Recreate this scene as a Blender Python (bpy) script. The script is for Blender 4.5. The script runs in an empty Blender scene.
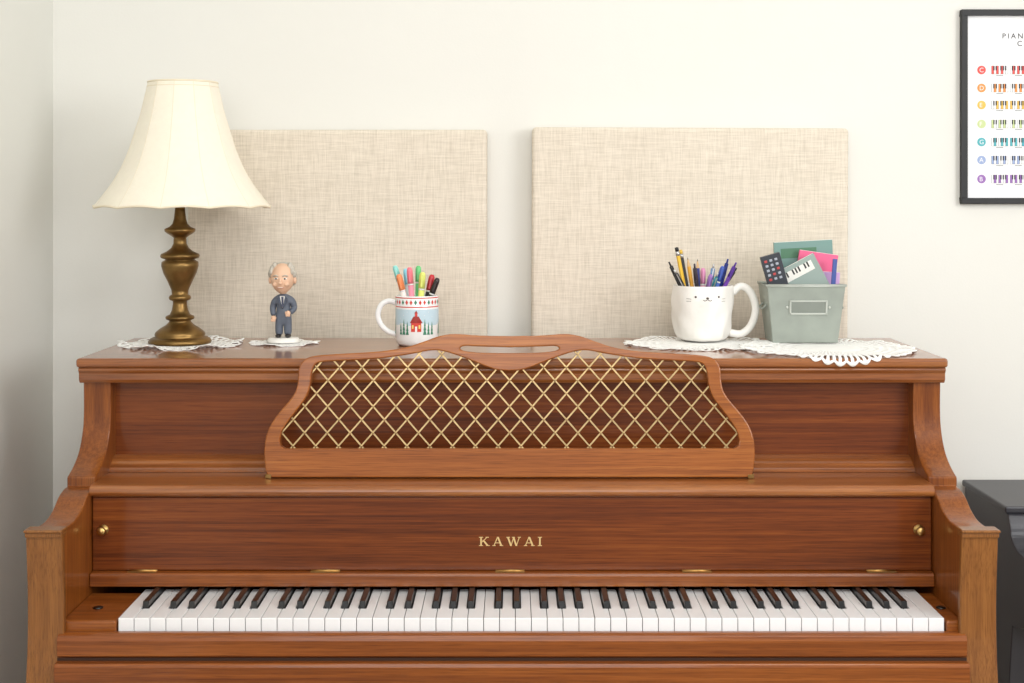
import bpy, math, random
from mathutils import Vector, Matrix, noise
random.seed(7)
F=1346.0; CZ=1.334; HY=200.0
def PX(px,d): return (px-512)*d/F
def PZ(py,d): return CZ-(py-HY)*d/F
scene=bpy.context.scene
COL=scene.collection
try:
    scene.view_settings.view_transform='Standard'
    scene.view_settings.look='None'
except Exception as e: print(e)

def lin(c):
    r=[]
    for v in c:
        v=v/255.0
        r.append(v/12.92 if v<=0.04045 else ((v+0.055)/1.055)**2.4)
    return (r[0],r[1],r[2],1.0)

# ---------------------------------------------------------------- materials
MATS={}
def mat(name,rgb,rough=0.5,metal=0.0,var=0.0,vscale=20,bump=0.0,bscale=60,coat=0.0):
    if name in MATS: return MATS[name]
    m=bpy.data.materials.new(name); m.use_nodes=True
    nt=m.node_tree; b=nt.nodes['Principled BSDF']
    b.inputs['Roughness'].default_value=rough
    b.inputs['Metallic'].default_value=metal
    b.inputs['Coat Weight'].default_value=coat
    tc=nt.nodes.new('ShaderNodeTexCoord')
    v=max(var,0.01)
    n=nt.nodes.new('ShaderNodeTexNoise'); n.inputs['Scale'].default_value=vscale; n.inputs['Detail'].default_value=4
    nt.links.new(tc.outputs['Object'],n.inputs['Vector'])
    r=nt.nodes.new('ShaderNodeValToRGB')
    c=lin(rgb)
    r.color_ramp.elements[0].position=0.3; r.color_ramp.elements[1].position=0.7
    r.color_ramp.elements[0].color=(c[0]*(1-v),c[1]*(1-v),c[2]*(1-v),1)
    r.color_ramp.elements[1].color=(min(1,c[0]*(1+v)),min(1,c[1]*(1+v)),min(1,c[2]*(1+v)),1)
    nt.links.new(n.outputs['Fac'],r.inputs['Fac']); nt.links.new(r.outputs['Color'],b.inputs['Base Color'])
    if bump>0:
        n2=nt.nodes.new('ShaderNodeTexNoise'); n2.inputs['Scale'].default_value=bscale; n2.inputs['Detail'].default_value=5
        nt.links.new(tc.outputs['Object'],n2.inputs['Vector'])
        bp=nt.nodes.new('ShaderNodeBump'); bp.inputs['Strength'].default_value=bump; bp.inputs['Distance'].default_value=0.002
        nt.links.new(n2.outputs['Fac'],bp.inputs['Height']); nt.links.new(bp.outputs['Normal'],b.inputs['Normal'])
    MATS[name]=m
    return m

def wood(name,dark,mid,light,axis='X',rough=0.4,scale=1.0,coat=0.5,spec=0.2,lo=0.28,hi=0.72,crough=0.1):
    if name in MATS: return MATS[name]
    m=bpy.data.materials.new(name); m.use_nodes=True
    nt=m.node_tree; L=nt.links; b=nt.nodes['Principled BSDF']
    tc=nt.nodes.new('ShaderNodeTexCoord')
    def mp(a,c):
        q=nt.nodes.new('ShaderNodeMapping')
        q.inputs['Scale'].default_value={'X':(a,c,c),'Z':(c,c,a),'Y':(c,a,c)}[axis]
        L.new(tc.outputs['Object'],q.inputs['Vector']); return q
    q1=mp(1.8*scale,130*scale)
    n=nt.nodes.new('ShaderNodeTexNoise'); n.inputs['Scale'].default_value=1.5; n.inputs['Detail'].default_value=6; n.inputs['Roughness'].default_value=0.62; n.inputs['Distortion'].default_value=0.2
    L.new(q1.outputs['Vector'],n.inputs['Vector'])
    q0=mp(0.8*scale,13*scale)
    n0=nt.nodes.new('ShaderNodeTexNoise'); n0.inputs['Scale'].default_value=1.2; n0.inputs['Detail'].default_value=3; n0.inputs['Distortion'].default_value=0.5
    L.new(q0.outputs['Vector'],n0.inputs['Vector'])
    mm=nt.nodes.new('ShaderNodeMix'); mm.data_type='FLOAT'; mm.inputs[0].default_value=0.4
    L.new(n.outputs['Fac'],mm.inputs[2]); L.new(n0.outputs['Fac'],mm.inputs[3])
    r=nt.nodes.new('ShaderNodeValToRGB'); e=r.color_ramp.elements
    e[0].position=lo; e[0].color=lin(dark); e[1].position=hi; e[1].color=lin(light)
    x=e.new(0.5); x.color=lin(mid)
    L.new(mm.outputs[0],r.inputs['Fac'])
    q2=mp(18,900)
    n2=nt.nodes.new('ShaderNodeTexNoise'); n2.inputs['Scale'].default_value=1.0; n2.inputs['Detail'].default_value=3
    L.new(q2.outputs['Vector'],n2.inputs['Vector'])
    r2=nt.nodes.new('ShaderNodeValToRGB'); r2.color_ramp.elements[0].position=0.34; r2.color_ramp.elements[0].color=(0.55,0.49,0.43,1); r2.color_ramp.elements[1].position=0.5; r2.color_ramp.elements[1].color=(1,1,1,1)
    L.new(n2.outputs['Fac'],r2.inputs['Fac'])
    mx=nt.nodes.new('ShaderNodeMix'); mx.data_type='RGBA'; mx.blend_type='MULTIPLY'; mx.inputs[0].default_value=0.7
    L.new(r.outputs['Color'],mx.inputs[6]); L.new(r2.outputs['Color'],mx.inputs[7])
    L.new(mx.outputs[2],b.inputs['Base Color'])
    b.inputs['Roughness'].default_value=rough
    b.inputs['Specular IOR Level'].default_value=spec
    b.inputs['Coat Weight'].default_value=coat; b.inputs['Coat Roughness'].default_value=crough
    bp=nt.nodes.new('ShaderNodeBump'); bp.inputs['Strength'].default_value=0.05; bp.inputs['Distance'].default_value=0.001
    L.new(n2.outputs['Fac'],bp.inputs['Height']); L.new(bp.outputs['Normal'],b.inputs['Normal'])
    MATS[name]=m
    return m

def linen(name,rgb):
    m=bpy.data.materials.new(name); m.use_nodes=True
    nt=m.node_tree; L=nt.links; b=nt.nodes['Principled BSDF']; b.inputs['Roughness'].default_value=0.95
    b.inputs['Specular IOR Level'].default_value=0.1
    tc=nt.nodes.new('ShaderNodeTexCoord')
    outs=[]
    for s in ((26,26,560),(560,26,26)):
        mp=nt.nodes.new('ShaderNodeMapping'); mp.inputs['Scale'].default_value=s
        L.new(tc.outputs['Object'],mp.inputs['Vector'])
        n=nt.nodes.new('ShaderNodeTexNoise'); n.inputs['Scale'].default_value=1; n.inputs['Detail'].default_value=3; n.inputs['Roughness'].default_value=0.6
        L.new(mp.outputs['Vector'],n.inputs['Vector']); outs.append(n.outputs['Fac'])
    a=nt.nodes.new('ShaderNodeMath'); a.operation='ADD'; L.new(outs[0],a.inputs[0]); L.new(outs[1],a.inputs[1])
    h=nt.nodes.new('ShaderNodeMath'); h.operation='MULTIPLY'; h.inputs[1].default_value=0.5; L.new(a.outputs[0],h.inputs[0])
    r=nt.nodes.new('ShaderNodeValToRGB'); c=lin(rgb)
    r.color_ramp.elements[0].position=0.30; r.color_ramp.elements[0].color=(c[0]*.78,c[1]*.76,c[2]*.73,1)
    r.color_ramp.elements[1].position=0.62; r.color_ramp.elements[1].color=(min(1,c[0]*1.07),min(1,c[1]*1.07),min(1,c[2]*1.08),1)
    L.new(h.outputs[0],r.inputs['Fac']); L.new(r.outputs['Color'],b.inputs['Base Color'])
    nw=nt.nodes.new('ShaderNodeTexNoise'); nw.inputs['Scale'].default_value=9; nw.inputs['Detail'].default_value=2
    L.new(tc.outputs['Object'],nw.inputs['Vector'])
    b1=nt.nodes.new('ShaderNodeBump'); b1.inputs['Strength'].default_value=0.45; b1.inputs['Distance'].default_value=0.008
    L.new(nw.outputs['Fac'],b1.inputs['Height'])
    bp=nt.nodes.new('ShaderNodeBump'); bp.inputs['Strength'].default_value=0.25; bp.inputs['Distance'].default_value=0.001
    L.new(h.outputs[0],bp.inputs['Height']); L.new(b1.outputs['Normal'],bp.inputs['Normal']); L.new(bp.outputs['Normal'],b.inputs['Normal'])
    return m

# ---------------------------------------------------------------- mesh builder
WL={}
class M:
    def __init__(s): s.v=[]; s.f=[]; s.mi=[]; s.sm=[]
    def add(s,vs,fs,mi=0,smooth=False,T=None):
        o=len(s.v)
        for p in vs:
            p=Vector(p)
            if T is not None: p=T@p
            s.v.append(p)
        for f in fs:
            s.f.append([i+o for i in f]); s.mi.append(mi); s.sm.append(smooth)
        return s
    def box(s,x0,x1,y0,y1,z0,z1,mi=0,T=None):
        vs=[(x0,y0,z0),(x1,y0,z0),(x1,y1,z0),(x0,y1,z0),(x0,y0,z1),(x1,y0,z1),(x1,y1,z1),(x0,y1,z1)]
        fs=[(0,3,2,1),(4,5,6,7),(0,1,5,4),(1,2,6,5),(2,3,7,6),(3,0,4,7)]
        return s.add(vs,fs,mi,False,T)
    def prism(s,poly,a0,a1,axis='X',mi=0,T=None,smooth=False):
        n=len(poly)
        def mk(p,a):
            if axis=='X': return (a,p[0],p[1])
            if axis=='Y': return (p[0],a,p[1])
            return (p[0],p[1],a)
        vs=[mk(p,a0) for p in poly]+[mk(p,a1) for p in poly]
        s.add(vs,[tuple(range(n)),tuple(range(2*n-1,n-1,-1))],mi,False,T)
        o=len(s.v)-2*n
        for i in range(n):
            j=(i+1)%n
            s.f.append([o+i,o+n+i,o+n+j,o+j]); s.mi.append(mi); s.sm.append(smooth)
        return s
    def lathe(s,prof,c=(0,0,0),seg=48,mi=0,T=None,rfun=None,smooth=True,cap=True,zfun=None):
        vs=[];fs=[]
        n=len(prof)
        for k in range(seg):
            a=2*math.pi*k/seg
            for (r,z) in prof:
                rr=r*(rfun(a,z) if rfun else 1)
                vs.append((c[0]+rr*math.cos(a),c[1]+rr*math.sin(a),c[2]+z+(zfun(a,z) if zfun else 0)))
        for k in range(seg):
            k2=(k+1)%seg
            for i in range(n-1):
                fs.append((k*n+i,k2*n+i,k2*n+i+1,k*n+i+1))
        if cap and prof[0][0]>1e-5: fs.append(tuple(k*n for k in range(seg-1,-1,-1)))
        if cap and prof[-1][0]>1e-5: fs.append(tuple(k*n+n-1 for k in range(seg)))
        return s.add(vs,fs,mi,smooth,T)
    def tube(s,pts,r,seg=10,mi=0,T=None,closed=False,ry=None):
        pts=[Vector(p) for p in pts]; n=len(pts)
        rs=r if isinstance(r,(list,tuple)) else [r]*n
        vs=[];fs=[]
        prev=None
        for i,p in enumerate(pts):
            if closed: t=(pts[(i+1)%n]-pts[(i-1)%n])
            else: t=pts[min(i+1,n-1)]-pts[max(i-1,0)]
            t.normalize()
            if prev is None:
                up=Vector((0,0,1)) if abs(t.z)<0.9 else Vector((0,1,0))
                a=t.cross(up).normalized()
            else:
                a=(prev-t*prev.dot(t)).normalized()
            prev=a; b=t.cross(a)
            for k in range(seg):
                an=2*math.pi*k/seg
                vs.append(p+a*math.cos(an)*rs[i]+b*math.sin(an)*(ry if ry else rs[i]))
        m=n if closed else n-1
        for i in range(m):
            j=(i+1)%n
            for k in range(seg):
                k2=(k+1)%seg
                fs.append((i*seg+k,i*seg+k2,j*seg+k2,j*seg+k))
        if not closed:
            fs.append(tuple(range(seg-1,-1,-1))); fs.append(tuple((n-1)*seg+k for k in range(seg)))
        return s.add(vs,fs,mi,True,T)
    def ell(s,c,r,mi=0,seg=20,rings=12,T=None,fun=None):
        vs=[];fs=[]
        for i in range(rings+1):
            th=math.pi*i/rings
            for k in range(seg):
                a=2*math.pi*k/seg
                d=Vector((math.sin(th)*math.cos(a),math.sin(th)*math.sin(a),math.cos(th)))
                if fun: d=fun(d)
                vs.append((c[0]+r[0]*d.x,c[1]+r[1]*d.y,c[2]+r[2]*d.z))
        for i in range(rings):
            for k in range(seg):
                k2=(k+1)%seg
                fs.append((i*seg+k,(i+1)*seg+k,(i+1)*seg+k2,i*seg+k2))
        return s.add(vs,fs,mi,True,T)
    def obj(s,name,mats,parent=None,bevel=0,bseg=2,subsurf=0,origin=None,solid=0,label=None):
        if not isinstance(mats,(list,tuple)): mats=[mats]
        if origin is None:
            xs=[p.x for p in s.v]; ys=[p.y for p in s.v]; zs=[p.z for p in s.v]
            origin=Vector(((min(xs)+max(xs))/2,(min(ys)+max(ys))/2,min(zs)))
        origin=Vector(origin)
        me=bpy.data.meshes.new(name)
        me.from_pydata([tuple(p-origin) for p in s.v],[],s.f)
        for m in mats: me.materials.append(m)
        me.polygons.foreach_set('material_index',s.mi)
        me.polygons.foreach_set('use_smooth',s.sm)
        import bmesh
        bm=bmesh.new(); bm.from_mesh(me)
        bmesh.ops.remove_doubles(bm,verts=bm.verts,dist=1e-6)
        bmesh.ops.recalc_face_normals(bm,faces=bm.faces); bm.to_mesh(me); bm.free()
        me.update()
        o=bpy.data.objects.new(name,me); COL.objects.link(o)
        WL[o.name]=origin
        o.location=origin
        if parent is not None:
            o.parent=parent; o.location=origin-WL[parent.name]
        if solid:
            md=o.modifiers.new('Solid','SOLIDIFY'); md.thickness=solid; md.offset=0
        if bevel:
            md=o.modifiers.new('Bevel','BEVEL'); md.width=bevel; md.segments=bseg; md.limit_method='ANGLE'; md.angle_limit=math.radians(35)
            md.harden_normals=False
        if subsurf:
            md=o.modifiers.new('Sub','SUBSURF'); md.levels=subsurf; md.render_levels=subsurf
        if label: o['label']=label
        return o
def empty(name,loc,label,cat,group=None):
    o=bpy.data.objects.new(name,None); COL.objects.link(o); o.empty_display_size=0.05
    o.location=loc; WL[o.name]=Vector(loc); o['label']=label; o['category']=cat
    if group: o['group']=group
    return o
def tag(o,label,cat,group=None):
    o['label']=label; o['category']=cat
    if group: o['group']=group
    return o
def cr(pts,n=6,closed=False):
    out=[]; N=len(pts)
    rng=range(N) if closed else range(N-1)
    for i in rng:
        g=lambda k: pts[k%N] if closed else pts[max(0,min(N-1,k))]
        p0,p1,p2,p3=g(i-1),g(i),g(i+1),g(i+2)
        for k in range(n):
            t=k/n
            out.append(tuple(0.5*((2*b)+(-a+c)*t+(2*a-5*b+4*c-d)*t*t+(-a+3*b-3*c+d)*t**3) for a,b,c,d in zip(p0,p1,p2,p3)))
    if not closed: out.append(tuple(pts[-1]))
    return out
def curve2d(polys,thick,bev):
    cu=bpy.data.curves.new('tmp','CURVE'); cu.dimensions='2D'; cu.fill_mode='BOTH'
    cu.extrude=thick/2-bev; cu.bevel_depth=bev; cu.bevel_resolution=2; cu.offset=-bev
    for P in polys:
        sp=cu.splines.new('POLY'); sp.points.add(len(P)-1); sp.use_cyclic_u=True
        for i,p in enumerate(P): sp.points[i].co=(p[0],p[1],0,1)
    ob=bpy.data.objects.new('tmp',cu); COL.objects.link(ob)
    dg=bpy.context.evaluated_depsgraph_get(); dg.update()
    me=bpy.data.meshes.new_from_object(ob.evaluated_get(dg))
    vs=[v.co.copy() for v in me.vertices]; fs=[tuple(p.vertices) for p in me.polygons]
    bpy.data.objects.remove(ob); bpy.data.curves.remove(cu); bpy.data.meshes.remove(me)
    return vs,fs
def textmesh(txt,size,spacing=1.0,thick=0.0002,align='LEFT'):
    cu=bpy.data.curves.new('t','FONT'); cu.body=txt; cu.size=size; cu.extrude=thick; cu.space_character=spacing; cu.align_x=align
    ob=bpy.data.objects.new('t',cu); COL.objects.link(ob)
    dg=bpy.context.evaluated_depsgraph_get(); dg.update()
    me=bpy.data.meshes.new_from_object(ob.evaluated_get(dg))
    vs=[v.co.copy() for v in me.vertices]; fs=[tuple(p.vertices) for p in me.polygons]
    bpy.data.objects.remove(ob); bpy.data.curves.remove(cu); bpy.data.meshes.remove(me)
    return vs,fs

# ---------------------------------------------------------------- palette
W_case=wood('wood_case',(92,42,14),(136,73,26),(166,98,42),'X')
W_panel=wood('wood_panel',(66,28,9),(112,54,18),(144,78,30),'X',coat=0.4)  # darker wood also stands in for shade in the recess behind the lattice
W_lid=wood('wood_lid',(104,52,22),(148,87,42),(176,114,60),'X',coat=0.8,spec=0.4,rough=0.3)
W_side=wood('wood_side',(94,44,15),(132,72,26),(156,92,38),'Z')
W_post_lit=wood('wood_post_lit',(106,62,28),(136,86,40),(154,102,50),'Z')  # paler than the sides: light on the arm fronts is put into the colour
W_desk=wood('wood_desk',(108,54,20),(154,88,36),(184,116,54),'X')
brass=mat('polished_brass',(200,164,104),0.32,1.0,0.05,80)
brassdull=mat('lattice_brass',(186,160,116),0.34,1.0,0.15,60)
antique=mat('antique_brass',(132,104,62),0.36,0.95,0.35,28)
white_key=mat('key_ivory_white',(242,242,243),0.22,0,0.005,30,coat=0.3)
black_key=mat('key_black',(12,11,12),0.3,0,0.1,30,coat=0.3)
felt=mat('red_felt',(70,25,18),0.95)
darkgap=mat('gap_shade_brown',(54,28,13),0.8)  # brown that paints the shade inside the keybed gap

# ---------------------------------------------------------------- room
wallm=mat('wall_paint',(232,231,225),0.85,0,0.008,3,bump=0.08,bscale=220)
lwallm=mat('wall_paint_shaded',(230,230,224),0.8,0,0.008,3,bump=0.08,bscale=220)
ceilm=mat('ceiling_paint',(240,240,238),0.9)
floorm=wood('floor_boards',(140,130,114),(168,156,138),(190,178,158),'Y',rough=0.45,scale=0.4,coat=0)
YW=0.66; XL=PX(53,2.66); XR=2.7; YF=-3.2; ZC=2.6
def struct(name,m,*b):
    o=M().box(*b).obj(name,m); o['kind']='structure'; return o
struct('wall_back',wallm,XL-0.1,XR+0.1,YW,YW+0.1,0,ZC)
struct('wall_left',lwallm,XL-0.1,XL,YF,YW,0,ZC)
struct('wall_right',wallm,XR,XR+0.1,YF,YW,0,ZC)
struct('floor',floorm,XL-0.1,XR+0.1,YF,YW+0.1,-0.1,0)
struct('ceiling',ceilm,XL-0.1,XR+0.1,YF,YW+0.1,ZC,ZC+0.1)
bbm=mat('baseboard_paint',(235,234,228),0.5)
struct('baseboard_back',bbm,XL,XR,YW-0.015,YW,0,0.1)
struct('baseboard_left',bbm,XL,XL+0.015,YF,YW-0.015,0,0.1)

# ---------------------------------------------------------------- acoustic panels
lm=linen('linen_weave',(228,218,202))
def panel(x0,x1,zt,h,tilt,label):
    m=M()
    x0w,x1w=PX(x0,2.61),PX(x1,2.61); z1=PZ(zt,2.61); z0=z1-h
    m.box(x0w,x1w,0.611,0.6585,z0,z1)
    o=m.obj('acoustic_panel',lm,bevel=0.008,bseg=4)
    o.rotation_euler=(0,math.radians(tilt),0)
    tag(o,label,'acoustic panel','fabric acoustic panels on the wall'); return o
panel(187,487,129.5,0.60,0.0,'square beige linen-wrapped acoustic panel on wall, behind brass lamp')
panel(531,848,127.5,0.60,0.25,'square beige linen-wrapped acoustic panel on wall, behind mug of pens')

# ---------------------------------------------------------------- PIANO
HW=0.715; HI=0.669
piano=empty('upright_piano',(0,0.25,0),'walnut-brown upright piano with open keyboard and latticed music desk','piano')
D=lambda d:d-2.0
top=[(2.245,1.056),(2.245,1.03),(2.246,0.98),(2.240,0.95),(2.222,0.921),(2.195,0.902),(2.168,0.891)]
arm=[(2.162,0.874),(2.145,0.873),(2.12,0.866),(2.095,0.852),(2.065,0.843),(2.030,0.842),(2.0,0.845)]
front=[(1.980,0.845),(1.981,0.825),(1.984,0.79),(1.987,0.75),(1.987,0.70),(1.984,0.66),(1.979,0.62),(1.974,0.58)]
prof=cr(top,5)+[(2.162,0.889)]+cr(arm,5)+cr(front,4)+[(2.20,0.58),(2.20,0.0),(2.56,0.0),(2.56,1.056)]
prof=[(D(a),b) for a,b in prof]
for sx in (-1,1):
    x0,x1=sorted((sx*HI,sx*HW))
    M().prism(prof,x0,x1,'X').obj('side_panel',W_side,piano,bevel=0.003,bseg=2)
    fr=cr([(a-0.003,b) for a,b in front],4); bk=[(a+0.008,b) for a,b in reversed(cr(front,4))]
    xa,xb=sorted((sx*0.6605,sx*(HW-0.0005)))
    M().prism([(D(a),b) for a,b in fr+bk],xa,xb,'X').obj('arm_front',W_post_lit,piano,bevel=0.002,label='front of the arm with light painted into its paler wood')  # separate strip, coloured paler because this face catches the light
    xa,xb=sorted((sx*0.659,sx*(HW+0.0012)))
    M().box(xa,xb,D(1.971),D(1.998),0.8455,0.8500).box(*(sorted((sx*0.660,sx*(HW+0.0003)))),D(1.974),D(1.996),0.838,0.8456).obj('arm_cap',W_post_lit,piano,bevel=0.0018)
    lg=[(0.030,0),(0.034,0.02),(0.026,0.05),(0.020,0.08),(0.024,0.2),(0.032,0.38),(0.036,0.47),(0.026,0.50),(0.036,0.53),(0.038,0.58)]
    M().lathe(lg,(sx*0.69,D(2.03),0),24).obj('leg',W_side,piano)
LZ=1.072; LF=2.224
M().box(-0.7215,0.7215,D(LF),D(2.56),LZ-0.0155,LZ).obj('lid',W_lid,piano,bevel=0.005,bseg=3)
cor=[(2.240,1.0565),(2.231,1.0565),(2.229,1.052),(2.233,1.046),(2.233,1.036),(2.237,1.030),(2.265,1.030),(2.265,1.0565)]
M().prism([(D(a),b) for a,b in cor],-0.719,0.719,'X').obj('lid_moulding',W_lid,piano,bevel=0.0012)
M().box(-HI,HI,D(2.272),D(2.29),0.878,1.0565).obj('upper_panel',W_panel,piano)
mol=cr([(2.236,0.882),(2.237,0.889),(2.246,0.893),(2.252,0.899),(2.262,0.903),(2.271,0.905)],3)
M().prism([(D(a),b) for a,b in mol+[(2.271,0.882)]],-HI,HI,'X').obj('panel_moulding',W_lid,piano)
led=[(2.272,0.8815),(2.140,0.8815)]+cr([(2.136,0.8805),(2.131,0.876),(2.130,0.870),(2.133,0.865),(2.140,0.862)],3)+[(2.272,0.862)]
M().prism([(D(a),b) for a,b in led],-HI,HI,'X').obj('music_shelf',W_lid,piano)
fb=M().box(-HI+0.001,HI-0.001,D(2.142),D(2.156),0.744,0.861).obj('fall_board',W_panel,piano,bevel=0.002)
st=[(2.127,0.7228),(2.128,0.739),(2.131,0.7432),(2.156,0.7442),(2.156,0.7228)]
M().prism([(D(a),b) for a,b in st],-HI+0.001,HI-0.001,'X').obj('fall_strip',W_case,piano,bevel=0.001)
for hx in (142,325,510,697,882):
    X=PX(hx,2.135)
    mm=M().box(X-0.023,X+0.023,D(2.1335),D(2.1418),0.7440,0.7447)
    mm.tube([(X-0.023,D(2.1402),0.7452),(X+0.023,D(2.1402),0.7452)],0.0012,8)
    mm.obj('hinge',brass,fb)
for hx in (103,919):
    X=PX(hx,2.14); Z=PZ(530,2.14)
    T=Matrix.Translation((X,D(2.142),Z))@Matrix.Rotation(math.radians(90),4,'X')
    M().lathe([(0.0085,0),(0.0085,0.0015),(0.0035,0.002),(0.003,0.006),(0.006,0.008),(0.0075,0.011),(0.0065,0.015),(0.0,0.0165)],seg=24,T=T).obj('knob',brass,fb)
def letters():
    g={}
    def diag(x0,z0,x1,z1,w): return [(x0-w/2,z0),(x0+w/2,z0),(x1+w/2,z1),(x1-w/2,z1)]
    def rect(x0,z0,x1,z1): return [(x0,z0),(x1,z0),(x1,z1),(x0,z1)]
    g['K']=(1.15,[rect(.14,0,.32,1),rect(0,0,.46,.07),rect(0,.93,.46,1),diag(.34,.42,.92,1,.11),diag(1.0,0,.48,.62,.22),rect(.74,.93,1.1,1),rect(.8,0,1.2,.07)])
    g['A']=(1.2,[diag(.16,0,.58,1,.10),diag(1.0,0,.60,1,.20),rect(.28,.30,.86,.37),rect(0,0,.36,.07),rect(.8,0,1.2,.07)])
    g['W']=(1.6,[diag(.52,0,.16,1,.20),diag(.52,0,.82,1,.09),diag(1.12,0,.78,1,.20),diag(1.12,0,1.46,1,.09),rect(0,.93,.40,1),rect(.62,.93,.95,1),rect(1.28,.93,1.62,1)])
    g['I']=(0.46,[rect(.14,0,.32,1),rect(0,0,.46,.07),rect(0,.93,.46,1)])
    return g
G=letters(); mm=M(); hL=0.0142; x=PX(479,2.142); zL=PZ(545.8,2.142)
gap=0.36*hL
k=0
for ch in 'KAWAI':
    w,ps=G[ch]
    for P in ps:
        k+=1
        y1=D(2.142)-0.0006-0.00002*k
        mm.prism([(x+a*hL,zL+b*hL) for a,b in P],y1,D(2.142)+0.0002,'Y')
    x+=w*hL+gap
mm.obj('lettering',mat('gold_leaf',(230,200,140),0.4,0.5),fb,label='gold serif lettering KAWAI')
kb=[(1.968,0.656),(1.966,0.651),(1.966,0.60),(1.975,0.585),(2.20,0.585),(2.20,0.656)]
M().prism([(D(a),b) for a,b in kb],-HI-0.001,HI+0.001,'X').obj('keybed',W_case,piano,bevel=0.002)
M().box(-HI,HI,D(1.980),D(2.18),0.656,0.6605).obj('keybed_gap_shade',darkgap,piano)  # solid strip coloured dark as the shade between key slip and keybed
ks=[(1.981,0.6605),(1.977,0.664),(1.977,0.686),(1.980,0.693),(1.986,0.6952),(1.995,0.6952),(1.995,0.6605)]
M().prism([(D(a),b) for a,b in ks],-HI,HI,'X').obj('key_slip',W_case,piano,bevel=0.001)
KL=PX(118,2.0); KR=PX(944.5,2.0); KW=(KR-KL)/52
for a,b in ((-HI,KL-0.002),(KR+0.002,HI)):
    M().box(a,b,D(1.996),D(2.14),0.6605,0.7095).obj('key_block',W_case,piano,bevel=0.003)
for X in (PX(96,2.05),0.6565):
    M().lathe([(0.0075,0),(0.0075,0.0015),(0.005,0.0025),(0,0.0026)],(X,D(2.06),0.7095),20).obj('screw_cover',black_key,piano)
KZ=0.7128
kbd=M().box(KL,KR,D(2.01),D(2.15),0.6607,0.686).obj('keyboard',felt,piano)
names='ABCDEFG'
bw=0.0112
blk={}
off={'C':-0.0022,'D':0.0022,'F':-0.003,'G':0,'A':0.003}
for i in range(51):
    l=names[i%7]
    if l in off: blk[i]=KL+(i+1)*KW+off[l]
g=0.00045
for i in range(52):
    x0=KL+i*KW+g; x1=KL+(i+1)*KW-g
    l0=x0; r0=x1
    if i-1 in blk: l0=max(x0,blk[i-1]+bw/2+0.0008)
    if i in blk: r0=min(x1,blk[i]-bw/2-0.0008)
    yf=D(2.0); yn=D(2.047); yb=D(2.148)
    P=[(x0,yf),(x1,yf),(x1,yn)]
    if r0<x1: P.append((r0,yn))
    P+= [(r0,yb),(l0,yb)]
    if l0>x0: P.append((l0,yn))
    P.append((x0,yn))
    Q=[]
    for p in P:
        if not Q or (abs(p[0]-Q[-1][0])+abs(p[1]-Q[-1][1])>1e-7): Q.append(p)
    M().prism(Q,0.6865,KZ,'Z').obj('white_key',white_key,kbd,bevel=0.0009,bseg=2)
for i,cx in blk.items():
    y0,y1=D(2.048),D(2.148)
    h0,h1=0.688,KZ+0.0092
    w0,w1=bw/2,bw/2-0.0012
    vs=[(cx-w0,y0,h0),(cx+w0,y0,h0),(cx+w0,y1,h0),(cx-w0,y1,h0),(cx-w1,y0+0.006,h1),(cx+w1,y0+0.006,h1),(cx+w1,y1,h1),(cx-w1,y1,h1)]
    M().add(vs,[(0,3,2,1),(4,5,6,7),(0,1,5,4),(1,2,6,5),(2,3,7,6),(3,0,4,7)]).obj('black_key',black_key,kbd,bevel=0.0012,bseg=3)
M().box(-HI,HI,D(2.21),D(2.23),0.10,0.585).obj('lower_panel',W_panel,piano,bevel=0.002)
M().box(-HI,HI,D(2.20),D(2.24),0.0,0.10).obj('bottom_rail',W_case,piano,bevel=0.002)
M().box(-HI,HI,D(2.50),D(2.555),0.02,1.05).obj('back_panel',W_case,piano)
for k in (-1,0,1):
    M().tube([(k*0.07,D(2.2),0.06),(k*0.07,D(2.15),0.06),(k*0.07,D(2.11),0.055)],[0.009,0.011,0.016],12,ry=0.005).obj('pedal',brass,piano)

# music desk
S=613.0
def mir(h): return h+[(-a,b) for a,b in reversed(h) if a>1e-6]
oh=cr([(0,338.2),(30,337.6),(55,336),(70,338),(86,343.5),(105,349.5),(130,353.3),(165,355.5),(193,357.5),(205,361),(211,369),(212,381),(214,392),(220,402),(231,415),(239,427),(243.5,440),(244.5,455),(243,470)],4)+[(241.5,475),(238,478),(0,478)]
ih=cr([(0,373),(15,371.4),(35,364),(52,357.5),(68,353),(80,352.6),(100,356.3),(130,360.5),(165,362.6),(188,364),(195,367),(198,375),(199.5,388),(204,400),(212,411),(221,423),(227,433),(229,442)],4)+[(228,447),(224,449.5),(0,449.5)]
sh=cr([(0,349.4),(30,348.6),(44,348.0),(49.5,349.8),(46,352.8),(30,354.6),(0,355.2)],5)
def uv(P): return [(a/S,(478-b)/S) for a,b in P]
O=uv(mir(oh)); I=uv(mir(ih)); SL=uv(mir(sh))
th=0.016; ang=math.atan2(0.023,0.229)
def desk(u,v,w):
    return (-0.004+u, D(2.183)+v*math.sin(ang)+w*math.cos(ang), 0.8825+v*math.cos(ang)-w*math.sin(ang)+0.0015)
vs,fs=curve2d([O,I,SL],th,0.0022)
mm=M().add([desk(p.x,p.y,th/2+p.z) for p in vs],fs)
dk=mm.obj('music_desk',W_desk,piano,label='scroll-shaped walnut music desk with brass lattice and hand slot')
mm=M()
pitch=22.8/S; slope=26.0/22.8
def clip(px,py,dx,dy):
    ts=[]
    n=len(I)
    for i in range(n):
        ax,ay=I[i]; bx,by=I[(i+1)%n]
        ex,ey=bx-ax,by-ay
        den=dx*ey-dy*ex
        if abs(den)<1e-12: continue
        t=((ax-px)*ey-(ay-py)*ex)/den; s_=((ax-px)*dy-(ay-py)*dx)/den
        if 0<=s_<1: ts.append(t)
    ts.sort(); return ts
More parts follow.
